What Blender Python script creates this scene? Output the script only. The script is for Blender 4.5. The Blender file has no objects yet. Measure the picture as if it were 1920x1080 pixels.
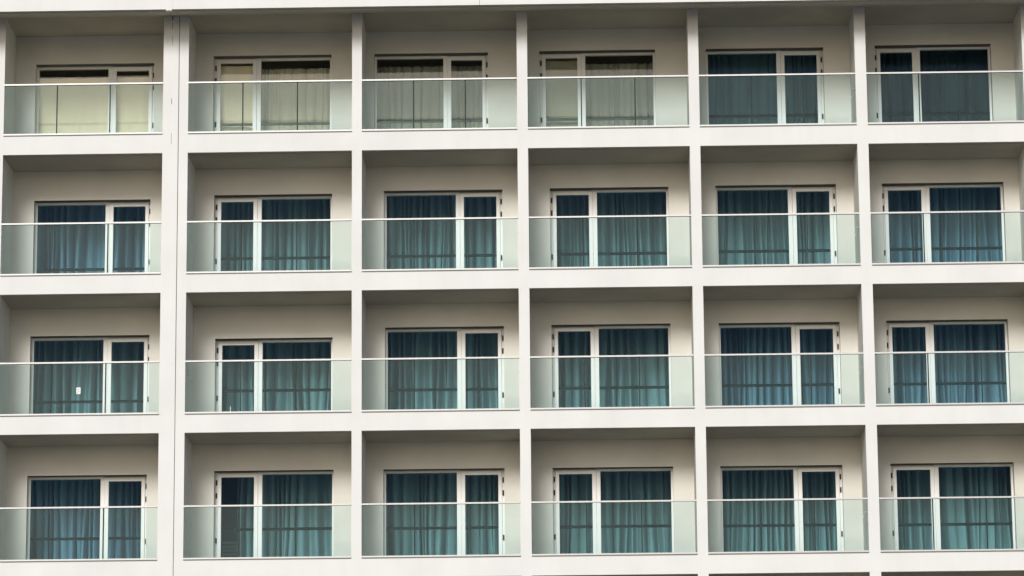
import bpy, math, random
from mathutils import Matrix, Vector
R = math.radians
sc = bpy.context.scene
col = sc.collection

# ------------------------------------------------------------------ materials
def mat(name):
    m = bpy.data.materials.new(name); m.use_nodes = True
    nt = m.node_tree; nt.nodes.clear()
    out = nt.nodes.new('ShaderNodeOutputMaterial')
    return m, nt, out
def N(nt, t, **kw):
    n = nt.nodes.new(t)
    for k, v in kw.items():
        if k.startswith('i_'): n.inputs[k[2:].replace('_', ' ')].default_value = v
        else: setattr(n, k, v)
    return n
def c4(c): return (c[0], c[1], c[2], 1)

def plaster(name, c, var=.06, bump=.15, rough=.85, grain=220.0, streak=.0):
    m, nt, out = mat(name)
    b = N(nt, 'ShaderNodeBsdfPrincipled'); b.inputs['Roughness'].default_value = rough
    b.inputs['Specular IOR Level'].default_value = .2
    tc = N(nt, 'ShaderNodeTexCoord')
    n1 = N(nt, 'ShaderNodeTexNoise'); n1.inputs['Scale'].default_value = .9; n1.inputs['Detail'].default_value = 6
    nt.links.new(tc.outputs['Object'], n1.inputs['Vector'])
    rp = N(nt, 'ShaderNodeValToRGB')
    e = rp.color_ramp.elements
    e[0].position = .3; e[0].color = c4([x*(1-var) for x in c]); e[1].position = .7; e[1].color = c4([min(1, x*(1+var*.6)) for x in c])
    nt.links.new(n1.outputs['Fac'], rp.inputs['Fac'])
    colour = rp.outputs['Color']
    if streak:                                    # rain marks: narrow vertical stains
        mp = N(nt, 'ShaderNodeMapping'); mp.inputs['Scale'].default_value = (2.2, 1, .3)
        nt.links.new(tc.outputs['Object'], mp.inputs['Vector'])
        n3 = N(nt, 'ShaderNodeTexNoise'); n3.inputs['Scale'].default_value = 2.0; n3.inputs['Detail'].default_value = 5
        nt.links.new(mp.outputs['Vector'], n3.inputs['Vector'])
        r3 = N(nt, 'ShaderNodeValToRGB'); q = r3.color_ramp.elements
        q[0].position = .45; q[0].color = (1, 1, 1, 1); q[1].position = .85; q[1].color = c4((1-streak, 1-streak, 1-streak*1.2))
        nt.links.new(n3.outputs['Fac'], r3.inputs['Fac'])
        mx = N(nt, 'ShaderNodeMix'); mx.data_type = 'RGBA'; mx.blend_type = 'MULTIPLY'; mx.inputs['Factor'].default_value = 1
        nt.links.new(colour, mx.inputs['A']); nt.links.new(r3.outputs['Color'], mx.inputs['B']); colour = mx.outputs['Result']
    nt.links.new(colour, b.inputs['Base Color'])
    n2 = N(nt, 'ShaderNodeTexNoise'); n2.inputs['Scale'].default_value = grain; n2.inputs['Detail'].default_value = 3
    nt.links.new(tc.outputs['Object'], n2.inputs['Vector'])
    bp = N(nt, 'ShaderNodeBump'); bp.inputs['Strength'].default_value = bump; bp.inputs['Distance'].default_value = .004
    nt.links.new(n2.outputs['Fac'], bp.inputs['Height']); nt.links.new(bp.outputs['Normal'], b.inputs['Normal'])
    nt.links.new(b.outputs['BSDF'], out.inputs['Surface'])
    return m
def simple(name, c, rough=.5, metal=0., var=.04, scale=6.):
    m, nt, out = mat(name)
    b = N(nt, 'ShaderNodeBsdfPrincipled'); b.inputs['Roughness'].default_value = rough; b.inputs['Metallic'].default_value = metal
    tc = N(nt, 'ShaderNodeTexCoord'); n1 = N(nt, 'ShaderNodeTexNoise'); n1.inputs['Scale'].default_value = scale
    nt.links.new(tc.outputs['Object'], n1.inputs['Vector'])
    rp = N(nt, 'ShaderNodeValToRGB'); e = rp.color_ramp.elements
    e[0].color = c4([x*(1-var) for x in c]); e[1].color = c4([min(1, x*(1+var)) for x in c])
    nt.links.new(n1.outputs['Fac'], rp.inputs['Fac']); nt.links.new(rp.outputs['Color'], b.inputs['Base Color'])
    nt.links.new(b.outputs['BSDF'], out.inputs['Surface'])
    return m
def glass(name, tint, refl, dust=0., dustcol=(.7, .8, .76), fresnel=False, wave=0., rcol=(.93, .97, 1)):
    m, nt, out = mat(name)
    tr = N(nt, 'ShaderNodeBsdfTransparent'); tr.inputs['Color'].default_value = c4(tint)
    gl = N(nt, 'ShaderNodeBsdfGlossy'); gl.inputs['Roughness'].default_value = .0; gl.inputs['Color'].default_value = c4(rcol)
    if wave:
        tc = N(nt, 'ShaderNodeTexCoord'); nz = N(nt, 'ShaderNodeTexNoise'); nz.inputs['Scale'].default_value = .8; nz.inputs['Detail'].default_value = 0
        nt.links.new(tc.outputs['Object'], nz.inputs['Vector'])
        bp = N(nt, 'ShaderNodeBump'); bp.inputs['Strength'].default_value = wave; bp.inputs['Distance'].default_value = .01
        nt.links.new(nz.outputs['Fac'], bp.inputs['Height']); nt.links.new(bp.outputs['Normal'], gl.inputs['Normal'])
    mx = N(nt, 'ShaderNodeMixShader')
    mx.inputs['Fac'].default_value = refl
    if fresnel:
        fr = N(nt, 'ShaderNodeFresnel'); fr.inputs['IOR'].default_value = 1.215
        nt.links.new(fr.outputs['Fac'], mx.inputs['Fac'])
    nt.links.new(tr.outputs[0], mx.inputs[1]); nt.links.new(gl.outputs[0], mx.inputs[2])
    last = mx
    if dust:
        df = N(nt, 'ShaderNodeBsdfDiffuse'); df.inputs['Color'].default_value = c4(dustcol)
        m2 = N(nt, 'ShaderNodeMixShader'); m2.inputs['Fac'].default_value = dust
        tc = N(nt, 'ShaderNodeTexCoord'); mp = N(nt, 'ShaderNodeMapping'); mp.inputs['Scale'].default_value = (3.2, 3.2, .8)
        ns = N(nt, 'ShaderNodeTexNoise'); ns.inputs['Scale'].default_value = 1.3; ns.inputs['Detail'].default_value = 5
        mr = N(nt, 'ShaderNodeMapRange'); mr.inputs['From Min'].default_value = .3; mr.inputs['From Max'].default_value = .7
        mr.inputs['To Min'].default_value = dust*.35; mr.inputs['To Max'].default_value = dust*1.75
        nt.links.new(tc.outputs['Object'], mp.inputs['Vector']); nt.links.new(mp.outputs['Vector'], ns.inputs['Vector'])
        nt.links.new(ns.outputs['Fac'], mr.inputs['Value']); nt.links.new(mr.outputs['Result'], m2.inputs['Fac'])
        nt.links.new(mx.outputs[0], m2.inputs[1]); nt.links.new(df.outputs[0], m2.inputs[2]); last = m2
    nt.links.new(last.outputs[0], out.inputs['Surface'])
    return m
def fabric(name, c, transl=.25, clear=.0):
    m, nt, out = mat(name)
    tc = N(nt, 'ShaderNodeTexCoord'); n1 = N(nt, 'ShaderNodeTexNoise'); n1.inputs['Scale'].default_value = 3; n1.inputs['Detail'].default_value = 4
    nt.links.new(tc.outputs['Object'], n1.inputs['Vector'])
    rp = N(nt, 'ShaderNodeValToRGB'); e = rp.color_ramp.elements
    e[0].color = c4([x*.88 for x in c]); e[1].color = c4([min(1, x*1.08) for x in c])
    nt.links.new(n1.outputs['Fac'], rp.inputs['Fac'])
    d = N(nt, 'ShaderNodeBsdfDiffuse'); t = N(nt, 'ShaderNodeBsdfTranslucent')
    nt.links.new(rp.outputs['Color'], d.inputs['Color']); nt.links.new(rp.outputs['Color'], t.inputs['Color'])
    a = N(nt, 'ShaderNodeMixShader'); a.inputs['Fac'].default_value = transl
    nt.links.new(d.outputs[0], a.inputs[1]); nt.links.new(t.outputs[0], a.inputs[2]); last = a
    if clear:
        tr = N(nt, 'ShaderNodeBsdfTransparent'); b = N(nt, 'ShaderNodeMixShader'); b.inputs['Fac'].default_value = clear
        nt.links.new(a.outputs[0], b.inputs[1]); nt.links.new(tr.outputs[0], b.inputs[2]); last = b
    nt.links.new(last.outputs[0], out.inputs['Surface'])
    return m

M = {}
M['white'] = plaster('white_render', (.742, .746, .735), .05, .12, streak=.03)
M['beige'] = plaster('beige_render', (.715, .692, .635), .08, .45, grain=150)
M['soffit'] = plaster('soffit_shade_render', (.43, .395, .325), .12, .3)  # wall plaster made darker, soffit shade put into the colour
M['tile'] = plaster('floor_tile', (.36, .35, .325), .08, .05, rough=.6)
M['cover'] = plaster('joint_cover_paint', (.742, .746, .735), .03, .08)
M['filler_and_shade'] = simple('joint_filler', (.10, .095, .085), .9)  # dark joints, and the shadow painted under the lintels
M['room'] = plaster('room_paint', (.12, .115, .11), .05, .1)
M['frame'] = simple('white_frame_plastic', (.84, .835, .815), .35, 0, .02)
M['alu'] = simple('satin_aluminium', (.48, .49, .49), .45, .4, .03, 20)
M['gasket'] = simple('grey_gasket', (.16, .16, .145), .7)
M['seal'] = simple('dark_green_joint_seal', (.018, .035, .032), .8)
M['rail_refl'] = simple('handrail_reflection_black', (.008, .010, .011), .95)  # black of the imitated handrail reflections
M['hinge'] = simple('hinge_metal_and_rail_shade', (.03, .03, .03), .5, .3)
M['hook'] = simple('hook_metal', (.6, .6, .58), .35, .5)
M['pane'] = glass('coated_window_glass', (.765, .898, .918), .006, wave=.06, rcol=(.32, .55, 1))
M['pane_reflect_tint'] = glass('reflection_tinted_glass', (.98, .97, .93), .03, wave=.06)  # same window glass, with top-row reflections put into its tint
M['rail_glass'] = glass('balustrade_glass', (.885, .948, .957), .05, dust=.010, dustcol=(.42, .80, .74), fresnel=True)
M['sheer_blue'] = fabric('blue_grey_voile', (.42, .475, .56), .0, 0)
M['sheer_teal'] = fabric('teal_grey_voile', (.49, .52, .515), .0, 0)
M['sheer_grey'] = fabric('warm_grey_voile', (.64, .645, .57), .05, 0)
M['sheer_green'] = fabric('grey_green_voile', (.36, .39, .355), .05, 0)
M['sheer_olive'] = fabric('olive_grey_drape', (.46, .475, .39), .15)
M['drape'] = fabric('sky_reflection_drape', (.95, .89, .74), .1)  # sky reflected in the panes is put into this pale beige
M['slate'] = fabric('slate_voile', (.38, .37, .385), .0, 0)
M['char'] = fabric('charcoal_voile', (.19, .18, .19), .0, 0)
M['paper'] = simple('white_paper', (.85, .85, .84), .8)
M['ink'] = simple('grey_ink', (.22, .22, .23), .8)
M['chair'] = simple('pale_painted_wood', (.75, .75, .72), .5)
M['asphalt'] = plaster('paving', (.13, .128, .122), .15, .3, grain=40)

# ------------------------------------------------------------------ mesh helpers
class MB:
    def __init__(s): s.v = []; s.f = []; s.m = []
    def quad(s, pts, mi=0):
        i = len(s.v); s.v += [tuple(p) for p in pts]; s.f.append(tuple(range(i, i+len(pts)))); s.m.append(mi)
    def box(s, x0, x1, y0, y1, z0, z1, mi=0, front=None, top=None, bottom=None):
        a = lambda q: mi if q is None else q
        s.quad([(x0,y0,z0),(x1,y0,z0),(x1,y0,z1),(x0,y0,z1)], a(front))
        s.quad([(x1,y1,z0),(x0,y1,z0),(x0,y1,z1),(x1,y1,z1)], mi)
        s.quad([(x0,y1,z0),(x0,y0,z0),(x0,y0,z1),(x0,y1,z1)], mi)
        s.quad([(x1,y0,z0),(x1,y1,z0),(x1,y1,z1),(x1,y0,z1)], mi)
        s.quad([(x0,y0,z1),(x1,y0,z1),(x1,y1,z1),(x0,y1,z1)], a(top))
        s.quad([(x0,y1,z0),(x1,y1,z0),(x1,y0,z0),(x0,y0,z0)], a(bottom))
    def prism_x(s, x0, x1, prof, mats):           # (y,z) outline, anticlockwise seen from -X side reversed
        n = len(prof)
        for i in range(n):
            (ya, za), (yb, zb) = prof[i], prof[(i+1) % n]
            s.quad([(x0,ya,za),(x1,ya,za),(x1,yb,zb),(x0,yb,zb)], mats[i])
        s.quad([(x0,y,z) for y, z in reversed(prof)], mats[-1]); s.quad([(x1,y,z) for y, z in prof], mats[-1])
    def tube(s, p, q, r0, r1, n=8, mi=0):
        p, q = Vector(p), Vector(q); d = (q-p).normalized()
        u = d.orthogonal().normalized(); w = d.cross(u)
        A = [p+u*r0*math.cos(2*math.pi*k/n)+w*r0*math.sin(2*math.pi*k/n) for k in range(n)]
        B = [q+u*r1*math.cos(2*math.pi*k/n)+w*r1*math.sin(2*math.pi*k/n) for k in range(n)]
        for k in range(n):
            l = (k+1) % n; s.quad([A[k], A[l], B[l], B[k]], mi)
        s.quad(A[::-1], mi); s.quad(B, mi)
    def build(s, name, mats, parent=None, loc=(0,0,0), bevel=0.):
        me = bpy.data.meshes.new(name); me.from_pydata(s.v, [], s.f)
        for m in (mats if isinstance(mats, list) else [mats]): me.materials.append(m)
        me.polygons.foreach_set('material_index', s.m); me.update()
        o = bpy.data.objects.new(name, me); col.objects.link(o); o.location = loc
        if parent is not None: o.parent = parent
        if bevel:
            b = o.modifiers.new('bevel', 'BEVEL'); b.width = bevel; b.segments = 2; b.limit_method = 'ANGLE'
        return o
def tag(o, label=None, cat=None, group=None, kind=None):
    if label: o['label'] = label
    if cat: o['category'] = cat
    if group: o['group'] = group
    if kind: o['kind'] = kind
    return o

# ------------------------------------------------------------------ measured layout (metres)
EDGE = [(-16.04,-12.60), (-12.367,-8.960), (-8.418,-4.914), (-4.703,-1.389), (-1.164,2.273), (2.496,5.826), (6.062,9.391), (9.622,12.95)]
XL, XR = -16.26, 13.17
FLOOR = {1:20.851, 2:17.792, 3:14.779, 4:11.701, 5:8.650}
CEIL = {1:23.452, 2:20.411, 3:17.366, 4:14.360, 5:11.272}
WIN = {1:[(-11.933,-9.336,1.968),(-8.04,-5.459,2.105),(-4.526,-2.043,2.104),(-0.925,1.599,2.118),(2.704,5.258,2.114),(6.374,8.899,2.14)],
2:[(-11.907,-9.377,1.968),(-7.999,-5.44,2.04),(-4.318,-1.752,2.086),(-0.724,1.837,2.097),(2.852,5.454,2.108),(6.444,9.064,2.106)],
3:[(-11.927,-9.361,1.985),(-7.946,-5.42,1.883),(-4.296,-1.74,2.082),(-0.72,1.831,2.096),(2.861,5.452,2.086),(6.446,9.044,2.099)],
4:[(-11.934,-9.377,2.028),(-7.942,-5.39,2.086),(-4.332,-1.752,2.078),(-0.729,1.834,2.071),(2.832,5.425,2.064),(6.444,9.054,2.079)]}
RAIL_REFL = {1:[None,.634,.653,.65,.671,.668], 2:[.495,.692,.697,.698,.71,.715], 3:[.597,.794,.767,.765,.778,.769], 4:[.707,.869,.851,.844,.827,.809]}  # heights of the imitated handrail reflections above each floor
XJ = -8.622; GAP = .007          # expansion joint
YW = 1.43; YR = 7.0               # balcony back wall, rear of rooms

# ------------------------------------------------------------------ ground
g = MB(); g.quad([(-900,-900,0),(900,-900,0),(900,900,0),(-900,900,0)])
tag(g.build('ground', M['asphalt']), kind='structure')

hotel = bpy.data.objects.new('hotel_building', None); col.objects.link(hotel)
tag(hotel, 'white hotel facade with a grid of recessed balconies, glass balustrades and wide balcony windows', 'building')

# floor slabs: white front edge, drip groove, soffit with shade in its taupe; split at the expansion joint
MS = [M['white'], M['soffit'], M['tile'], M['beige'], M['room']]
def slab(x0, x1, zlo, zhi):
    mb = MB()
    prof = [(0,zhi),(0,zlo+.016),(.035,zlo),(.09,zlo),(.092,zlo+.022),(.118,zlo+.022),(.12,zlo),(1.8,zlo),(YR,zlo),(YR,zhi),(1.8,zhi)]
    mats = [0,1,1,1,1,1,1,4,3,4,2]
    n = len(prof)
    for i in range(n):
        (ya,za),(yb,zb) = prof[i], prof[(i+1)%n]
        mb.quad([(x0,ya,za),(x0,yb,zb),(x1,yb,zb),(x1,ya,za)], mats[i])
    mb.quad([(x0,y,z) for y,z in reversed(prof)], 0); mb.quad([(x1,y,z) for y,z in prof], 0)
    return mb.build('floor_slab', MS, hotel)
for r in (1,2,3,4,5):
    zhi = FLOOR[r]; zlo = CEIL[r+1] if r < 5 else 8.22
    slab(XL, XJ-GAP, zlo, zhi); slab(XJ+GAP, XR, zlo, zhi)
# projecting roof edge
def roof(x0, x1):
    z0, z1, yf = CEIL[1], 24.75, -.95
    mb = MB()
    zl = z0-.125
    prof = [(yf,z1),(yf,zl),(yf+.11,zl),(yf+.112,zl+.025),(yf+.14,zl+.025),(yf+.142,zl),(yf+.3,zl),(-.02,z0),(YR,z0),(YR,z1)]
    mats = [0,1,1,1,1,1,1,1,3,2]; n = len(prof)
    for i in range(n):
        (ya,za),(yb,zb) = prof[i], prof[(i+1)%n]
        mb.quad([(x0,ya,za),(x0,yb,zb),(x1,yb,zb),(x1,ya,za)], mats[i])
    mb.quad([(x0,y,z) for y,z in reversed(prof)], 0); mb.quad([(x1,y,z) for y,z in prof], 0)
    return mb.build('roof_slab', MS, hotel)
roof(XL, XJ-.14); rs = roof(XJ-.12, XR)
mb = MB(); mb.box(-7.25, XR, -1.05, -.95, 23.64, 24.80); mb.build('fascia_panel', M['white'], rs)
mb = MB(); mb.box(-8.806, -8.678, -.962, -.86, 23.30, 24.76); mb.build('joint_cover', M['cover'], rs)
mb = MB(); mb.box(-2.152, -2.146, -.953, -.95, CEIL[1]-.125, 23.64); mb.build('joint_line', M['filler_and_shade'], rs)

# cross walls between the balconies: white front edge, beige flanks
MP = [M['beige'], M['white'], M['filler_and_shade'], M['room']]
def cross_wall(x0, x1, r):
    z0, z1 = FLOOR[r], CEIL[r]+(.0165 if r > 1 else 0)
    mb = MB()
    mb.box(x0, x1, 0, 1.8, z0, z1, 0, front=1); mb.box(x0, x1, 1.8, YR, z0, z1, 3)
    return mb.build('cross_wall', MP, hotel)
for r in (1,2,3,4,5):
    cross_wall(XL, EDGE[0][0], r); cross_wall(EDGE[7][1], XR, r)
    for i in range(7):
        x0, x1 = EDGE[i][1], EDGE[i+1][0]
        if i == 1:
            cross_wall(x0, XJ-GAP, r); cross_wall(XJ+GAP, x1, r)
        else: cross_wall(x0, x1, r)
mb = MB(); mb.box(XJ-GAP, XJ+GAP, .012, 1.4, 8.2, CEIL[1]); mb.build('joint_filler', M['filler_and_shade'], hotel)
for za, zb in ((23.43, 20.945), (20.937, 18.388), (18.380, 15.856)):
    mb = MB(); mb.box(XJ-.125-.03*(za > 23), XJ-GAP-.004, -.004, .0, zb, za); mb.build('joint_cover', M['cover'], hotel, bevel=.002)
for za, zb, xw in ((23.36,23.448,.02),(23.16,23.30,.009),(22.80,23.02,.007),(21.50,21.62,.012),(20.62,20.86,.006)):
    mb = MB(); mb.box(-8.772-xw/2, -8.772+xw/2, -.0052, -.0008, za, zb); mb.build('joint_crack', M['filler_and_shade'], hotel)
# rear wall, plinth storeys
mb = MB(); mb.box(XL, XR, YR, YR+.3, 0, 24.75); mb.build('rear_wall', M['beige'], hotel)
mb = MB(); mb.box(XL, XR, 0, YR, 0, 8.22); mb.build('plinth_wall', M['white'], hotel)

# ------------------------------------------------------------------ one balcony: back wall, window, balustrade, hooks
def balcony(r, c):
    x0, x1 = EDGE[c]; z = FLOOR[r]; zc = CEIL[r]
    door_right = (c % 2 == 1)
    if 1 <= c <= 6 and r in WIN: a, b, h = WIN[r][c-1]
    elif c == 0: a, b, h = -15.2, -12.65-.02, 2.08; a, b = -15.55, -12.99
    elif c == 7: a, b, h = 9.99, 12.55, 2.08
    else: a, b, h = WIN[4][c-1][0], WIN[4][c-1][1], 2.08
    W = b-a
    mb = MB()
    mb.box(x0, a, YW, 1.8, z, zc); mb.box(b, x1, YW, 1.8, z, zc); mb.box(a, b, YW, 1.8, z+h, zc, 0, bottom=1)  # lintel underside coloured dark to stand in for the recess shadow
    mb.build('balcony_wall', [M['beige'], M['filler_and_shade']], hotel)
    # window: fixed frame (the part) with door leaf, panes and hinges under it; local s runs from the door side
    def X(s): return b-s*W if door_right else a+s*W
    def bx(m, s0, s1, y0, y1, za, zb, mi=0):
        p, q = X(s0), X(s1); m.box(min(p,q), max(p,q), y0, y1, za, zb, mi)
    zt = z+h; zs = z+.03
    s_d0, s_d1, s_m = .022, .362, .396          # door leaf from s_d0 to s_d1, mullion to s_m
    f = MB()
    bx(f, 0, s_d0, 1.655, 1.74, zs, zt); bx(f, s_d1, s_m, 1.645, 1.74, zs, zt); bx(f, .982, 1, 1.645, 1.74, zs, zt)
    bx(f, s_d0, s_d1, 1.66, 1.74, zt-.022, zt); bx(f, s_m, .982, 1.645, 1.74, zt-.048, zt)
    bx(f, s_d0, s_d1, 1.645, 1.74, zs, zs+.03); bx(f, s_m, .982, 1.645, 1.74, zs, zs+.06)
    bx(f, 0, 1, 1.58, 1.80, z, zs)
    win = f.build('balcony_window', M['frame'], hotel)
    d = MB(); e = .0022
    za, zb = zs+.034, zt-.027
    bx(d, s_d0+e, .053, 1.628, 1.70, za, zb); bx(d, .328, s_d1-e, 1.628, 1.70, za, zb)
    bx(d, .053, .328, 1.628, 1.70, zb-.078, zb); bx(d, .053, .328, 1.628, 1.70, za, za+.085)
    d.build('door_leaf', M['frame'], win)
    p = MB(); bx(p, .053, .328, 1.655, 1.675, za+.085, zb-.078); p.build('door_pane', M['pane' if r > 1 or c > 4 else 'pane_reflect_tint'], win)
    p = MB(); bx(p, s_m, .982, 1.672, 1.692, zs+.06, zt-.048); p.build('fixed_pane', M['pane' if r > 1 or c > 4 else 'pane_reflect_tint'], win)
    rail_refl = RAIL_REFL.get(r)
    if rail_refl and 1 <= c <= 6 and rail_refl[c-1]:
        k = MB(); bx(k, .04, .99, 1.722, 1.752, z+rail_refl[c-1]-.029, z+rail_refl[c-1]+.029); k.build('handrail_reflection', M['rail_refl'], win, bevel=.006)  # added dark strip that imitates the handrail's reflection in the panes
    for zh in (h-.22, h-.50, .62):
        k = MB(); xx = X(.013)
        k.tube((xx,1.638,z+zh-.055),(xx,1.638,z+zh+.055), .016, .016, 8); k.build('hinge', M['hinge'], win)
    # balustrade: base rail (the part), three glass panels and the handrail under it
    k = MB(); k.box(x0, x1, -.014, .062, z+.001, z+.034, 0); k.box(x0, x1, -.008, -.0005, z-.020, z+.001, 1)
    bal = k.build('balustrade', [M['alu'], M['gasket']], hotel)
    w = (x1-x0)
    zh0, zh1 = z+1.103, z+1.136
    for j in range(3):
        pa = x0+.014 if j == 0 else x0+w*j/3+.0135
        pb = x1-.014 if j == 2 else x0+w*(j+1)/3-.0135
        k = MB(); k.box(pa, pb, .012, .026, z+.034, zh0+.002); k.build('glass_panel', M['rail_glass'], bal)
        if j: k = MB(); k.box(x0+w*j/3-.0125, x0+w*j/3+.0125, .0105, .0275, z+.034, zh0+.002); k.build('joint_seal', M['seal'], bal)
    k = MB(); k.box(x0, x1, -.012, .050, zh0, zh1); k.m[1] = 1; k.m[5] = 1  # backlit shade of rear and underside put into a darker colour
    k.build('handrail', [M['alu'], M['hinge']], bal, bevel=.006)  # hinge colour here is the painted shade of rear and underside
    if 1 <= c <= 6 and r <= 4:
        xs, sg = (x1, -1) if door_right else (x0, 1)
        for yy in (.45, 1.13):
            k = MB(); k.tube((xs,yy,z+.90),(xs+sg*.012,yy,z+.90), .022, .022, 10); k.tube((xs+sg*.012,yy,z+.90),(xs+sg*.03,yy,z+.908), .010, .009, 8)
            k.build('wall_hook', M['hook'], hotel)
    return dict(a=a, b=b, W=W, X=X, z=z, zt=zt, zc=zc, x0=x0, x1=x1, right=door_right)
B = {}
for r in (1,2,3,4,5):
    for c in range(8): B[r,c] = balcony(r, c)

# ------------------------------------------------------------------ curtains
def curtain(x0, x1, z0, z1, m, seed, amp=.22, wl=(.07,.32), yc=2.85, slant=.085, loop=1.0):
    rnd = random.Random(seed)
    # fold boundaries of irregular width, each with its own depth and lean
    xs = [x0]; 
    while xs[-1] < x1: xs.append(xs[-1]+wl[0]+(wl[1]-wl[0])*rnd.random()**1.7)
    xs[-1] = x1
    if len(xs) > 2 and xs[-1]-xs[-2] < .04: xs.pop(-2)
    folds = [(xs[i], xs[i+1], amp*rnd.uniform(.55, 1.1), rnd.uniform(-slant, slant), rnd.choice((0, .3, .8, 1.2, 1.7))*loop) for i in range(len(xs)-1)]
    rows = 9; K = 18
    verts = []; faces = []; line = []
    for i, (fa, fb, A, ln, lp) in enumerate(folds):
        nl = folds[i+1][3] if i+1 < len(folds) else ln
        for k in range(K):
            t = k/K
            line.append((fa, fb-fa, A, t, ln*(1-t)+nl*t, lp))
    n = len(line); pp = rnd.uniform(0, 6)
    for j in range(rows):
        u = j/(rows-1)                          # 0 bottom, 1 top
        for (fa, w, A, t, ln, lp) in line:
            ph = 2*math.pi*t
            ampz = A*(1.12-.35*u); l2 = lp*(1-.45*u)
            x = fa + w*(t + l2*math.sin(ph)/(2*math.pi))
            y = yc - ampz*math.cos(ph)*(.7+.3*min(1, w/.2)) + min(.05, .5*A)*math.sin(fa*7.3+pp*3)*math.sin(math.pi*t) + .012*math.sin(x*9+u*2.5+pp)
            verts.append((x + ln*(1-u)**1.4 + .006*math.sin(u*7+x*5), y, z0+(z1-z0)*u))
    for j in range(rows-1):
        for i in range(n-1):
            faces.append((j*n+i, j*n+i+1, (j+1)*n+i+1, (j+1)*n+i))
    me = bpy.data.meshes.new('curtain'); me.from_pydata(verts, [], faces); me.materials.append(m)
    for p in me.polygons: p.use_smooth = True
    o = bpy.data.objects.new('curtain', me); col.objects.link(o)
    return o
ROW = {1:'top', 2:'second', 3:'third', 4:'bottom'}
COLN = {1:'far left', 2:'second', 3:'third', 4:'fourth', 5:'fifth', 6:'far right'}
def where(r, c): 
    cc = {1:'leftmost', 2:'second', 3:'third', 4:'fourth', 5:'fifth', 6:'rightmost'}[c]
    return '%s balcony of the %s row' % (cc, ROW[r])
GR = 'curtains hung behind the balcony windows'
def hang(r, c, m, look, s0=-.04, s1=1.04, seed=None, top=None, **kw):
    q = B[r,c]; p0, p1 = sorted((q['X'](s0), q['X'](s1)))
    p0 = max(p0, q['x0']+.02); p1 = min(p1, q['x1']-.02)
    ztop = min(q['zc']-.04, q['zt']+.25) if top is None else q['zt']-top
    o = curtain(p0, p1, q['z']+.03, ztop, m, seed if seed is not None else r*31+c*7, **kw)
    return tag(o, '%s, %s' % (look, where(r, c)), 'curtain', GR)
S = 'sheer_teal'; Bl = 'sheer_blue'
hang(1,1,M['drape'],'flat drape with the pale beige sky reflection in its colour, filling the whole window', loop=.1, yc=1.86, amp=.012, wl=(.3,.6), slant=.02, top=.20)
hang(1,2,M['drape'],'flat drape with the beige sky reflection in its colour, behind the narrow glass door', s1=.375, loop=.1, yc=1.86, amp=.014, wl=(.3,.5), seed=3, top=.11)
hang(1,2,M['sheer_grey'],'warm grey softly pleated curtain behind the wide pane', s0=.385, yc=2.2, amp=.05, seed=4, top=.10)
hang(1,3,M['sheer_green'],'grey green pleated curtain with a dark band above', yc=2.2, amp=.05, top=.09)
hang(1,4,M['sheer_olive'],'smooth olive grey drape behind the narrow glass door', s1=.375, loop=.1, yc=1.86, amp=.014, wl=(.3,.5), seed=5, top=.10)
hang(1,4,M['sheer_green'],'grey pleated curtain behind the wide pane', s0=.385, yc=2.2, amp=.05, seed=6, top=.10)
hang(1,5,M['slate'],'slate grey curtain with soft pleats', amp=.045)
hang(1,6,M['char'],'darkest charcoal curtain, hardly lit', amp=.05)
for r in (2,3,4):
    for c in range(1,7):
        if (r,c) == (4,2): continue
        m = M[Bl] if (r,c) in ((3,5),(3,6),(2,6),(4,1),(2,1)) else M[S]
        look = 'blue grey voile curtain in loose pleats' if m is M[Bl] else 'teal grey voile curtain in loose pleats'
        hang(r,c,m,look)
hang(4,2,M[S],'teal grey voile curtain leaving a dark gap', s0=.15)

# ------------------------------------------------------------------ small things
n = MB(); n.box(-.045,.045,-.002,0,-.07,.07,0)
for za in (.018, -.036):
    n.quad([(-.024,-.0026,za-.010),(.018,-.0026,za+.012),(.022,-.0026,za+.030),(-.022,-.0026,za+.006)],1)
no = n.build('paper_notice', [M['paper'], M['ink']], None, (-10.665, .0115, FLOOR[3]+.52))
tag(no, 'small white paper notice with grey marks stuck on a glass balustrade', 'notice')
n = MB(); n.tube((0,0,0),(0,0,.02), .03, .03, 12); n.tube((0,0,.02),(.004,0,.175), .014, .007, 10)
tag(n.build('white_stick', M['paper'], None, (-7.478,.16,FLOOR[3])), 'thin white stick standing just behind the balustrade glass', 'stick')
# slatted chair seen through the gap beside the curtain
q = B[4,2]; ch = bpy.data.objects.new('slatted_chair', None); col.objects.link(ch); ch.location = (q['X'](.10)+.02, 3.38, q['z']+0)
tag(ch, 'pale chair with curved horizontal back slats inside the room, seen through the curtain gap', 'chair')
for k in range(4):
    s = MB(); zz = .52+.085*k
    for j in range(6):
        t0, t1 = -1+j/3, -1+(j+1)/3
        f = lambda t: (t*.26, -.10-.06*(1-t*t))
        (xa,ya),(xb,yb) = f(t0), f(t1)
        s.quad([(xa,ya,zz),(xb,yb,zz),(xb,yb,zz+.045),(xa,ya,zz+.045)]); s.quad([(xb,yb+.018,zz),(xa,ya+.018,zz),(xa,ya+.018,zz+.045),(xb,yb+.018,zz+.045)])
        s.quad([(xa,ya,zz+.045),(xb,yb,zz+.045),(xb,yb+.018,zz+.045),(xa,ya+.018,zz+.045)]); s.quad([(xa,ya+.018,zz),(xb,yb+.018,zz),(xb,yb,zz),(xa,ya,zz)])
    s.build('back_slat', M['chair'], ch)
s = MB(); s.box(-.25,.25,-.06,.40,.42,.46); s.build('seat', M['chair'], ch, bevel=.008)
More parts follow.
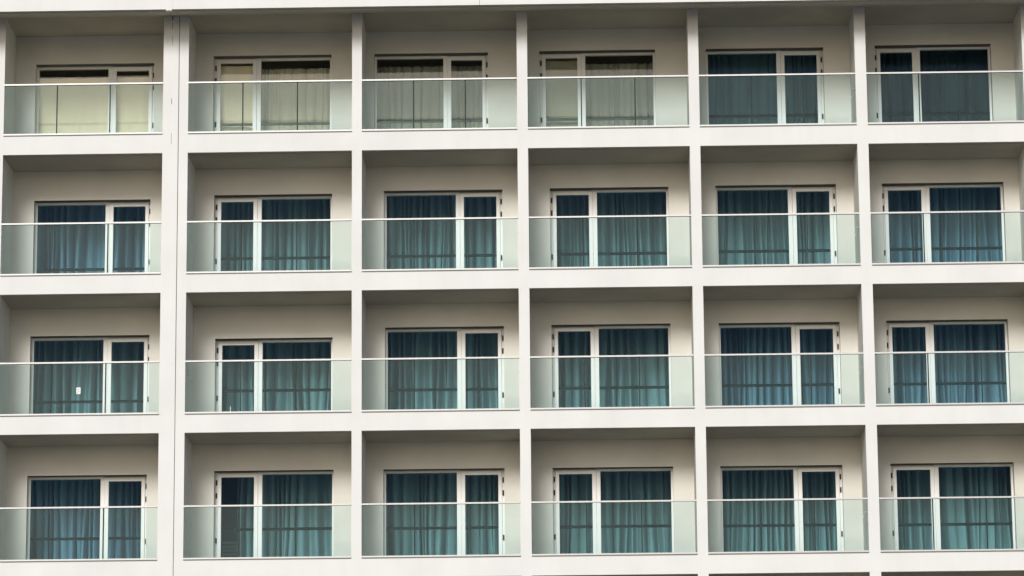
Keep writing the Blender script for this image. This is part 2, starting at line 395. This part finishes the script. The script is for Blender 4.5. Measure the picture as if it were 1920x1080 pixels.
for sx in (-1,1):
    s = MB(); s.tube((sx*.25,-.08,0),(sx*.255,-.085,.84), .02, .017); s.build('leg', M['chair'], ch)
    s = MB(); s.tube((sx*.22,.37,0),(sx*.22,.37,.42), .02, .02); s.build('leg', M['chair'], ch)

# ------------------------------------------------------------------ light, sky, camera
SUN_EL, SUN_AZ = 30, -13        # degrees; azimuth from straight in front of the facade, minus = left
sun_dir = Vector((math.sin(R(SUN_AZ))*math.cos(R(SUN_EL)), -math.cos(R(SUN_AZ))*math.cos(R(SUN_EL)), math.sin(R(SUN_EL))))
L = bpy.data.lights.new('sun', 'SUN'); L.energy = 1.95; L.angle = R(18.5); L.color = (1, 1, .985)
lo = bpy.data.objects.new('sun', L); col.objects.link(lo)
lo.rotation_euler = sun_dir.to_track_quat('Z', 'Y').to_euler(); lo.location = (-20,-60,80)
w = bpy.data.worlds.new('World'); sc.world = w; w.use_nodes = True
nt = w.node_tree; nt.nodes.clear()
sky = nt.nodes.new('ShaderNodeTexSky'); sky.sky_type = 'NISHITA'; sky.sun_disc = False
sky.sun_elevation = R(SUN_EL); sky.sun_rotation = math.atan2(sun_dir.x, sun_dir.y)
sky.air_density = 1.0; sky.dust_density = 2.5; sky.ozone_density = 1.0
bg = nt.nodes.new('ShaderNodeBackground'); bg.inputs['Strength'].default_value = .089
ow = nt.nodes.new('ShaderNodeOutputWorld')
nt.links.new(sky.outputs[0], bg.inputs[0]); nt.links.new(bg.outputs[0], ow.inputs[0])

F, YAW, PIT, ROL, DIST = 6677.8828, -.02082562, .21040629, -.00817774, 73.44572
cy, sy, cp, sp, cr, sr = math.cos(YAW), math.sin(YAW), math.cos(PIT), math.sin(PIT), math.cos(ROL), math.sin(ROL)
fw = Vector((sy*cp, cy*cp, sp)); r0 = Vector((cy, -sy, 0)); u0 = r0.cross(fw)
rr = cr*r0+sr*u0; uu = -sr*r0+cr*u0
cam = bpy.data.cameras.new('camera'); cam.sensor_width = 36; cam.lens = F*36/1920; cam.clip_end = 3000; cam.clip_start = .5
co = bpy.data.objects.new('camera', cam); col.objects.link(co)
co.matrix_world = Matrix(((rr.x,uu.x,-fw.x,0),(rr.y,uu.y,-fw.y,-DIST),(rr.z,uu.z,-fw.z,1.7),(0,0,0,1)))
sc.camera = co

sc.render.engine = 'CYCLES'
sc.cycles.transparent_max_bounces = 32; sc.cycles.max_bounces = 8; sc.cycles.diffuse_bounces = 4; sc.cycles.glossy_bounces = 4
sc.view_settings.view_transform = 'Standard'; sc.view_settings.look = 'None'; sc.view_settings.exposure = .24; sc.view_settings.gamma = 1
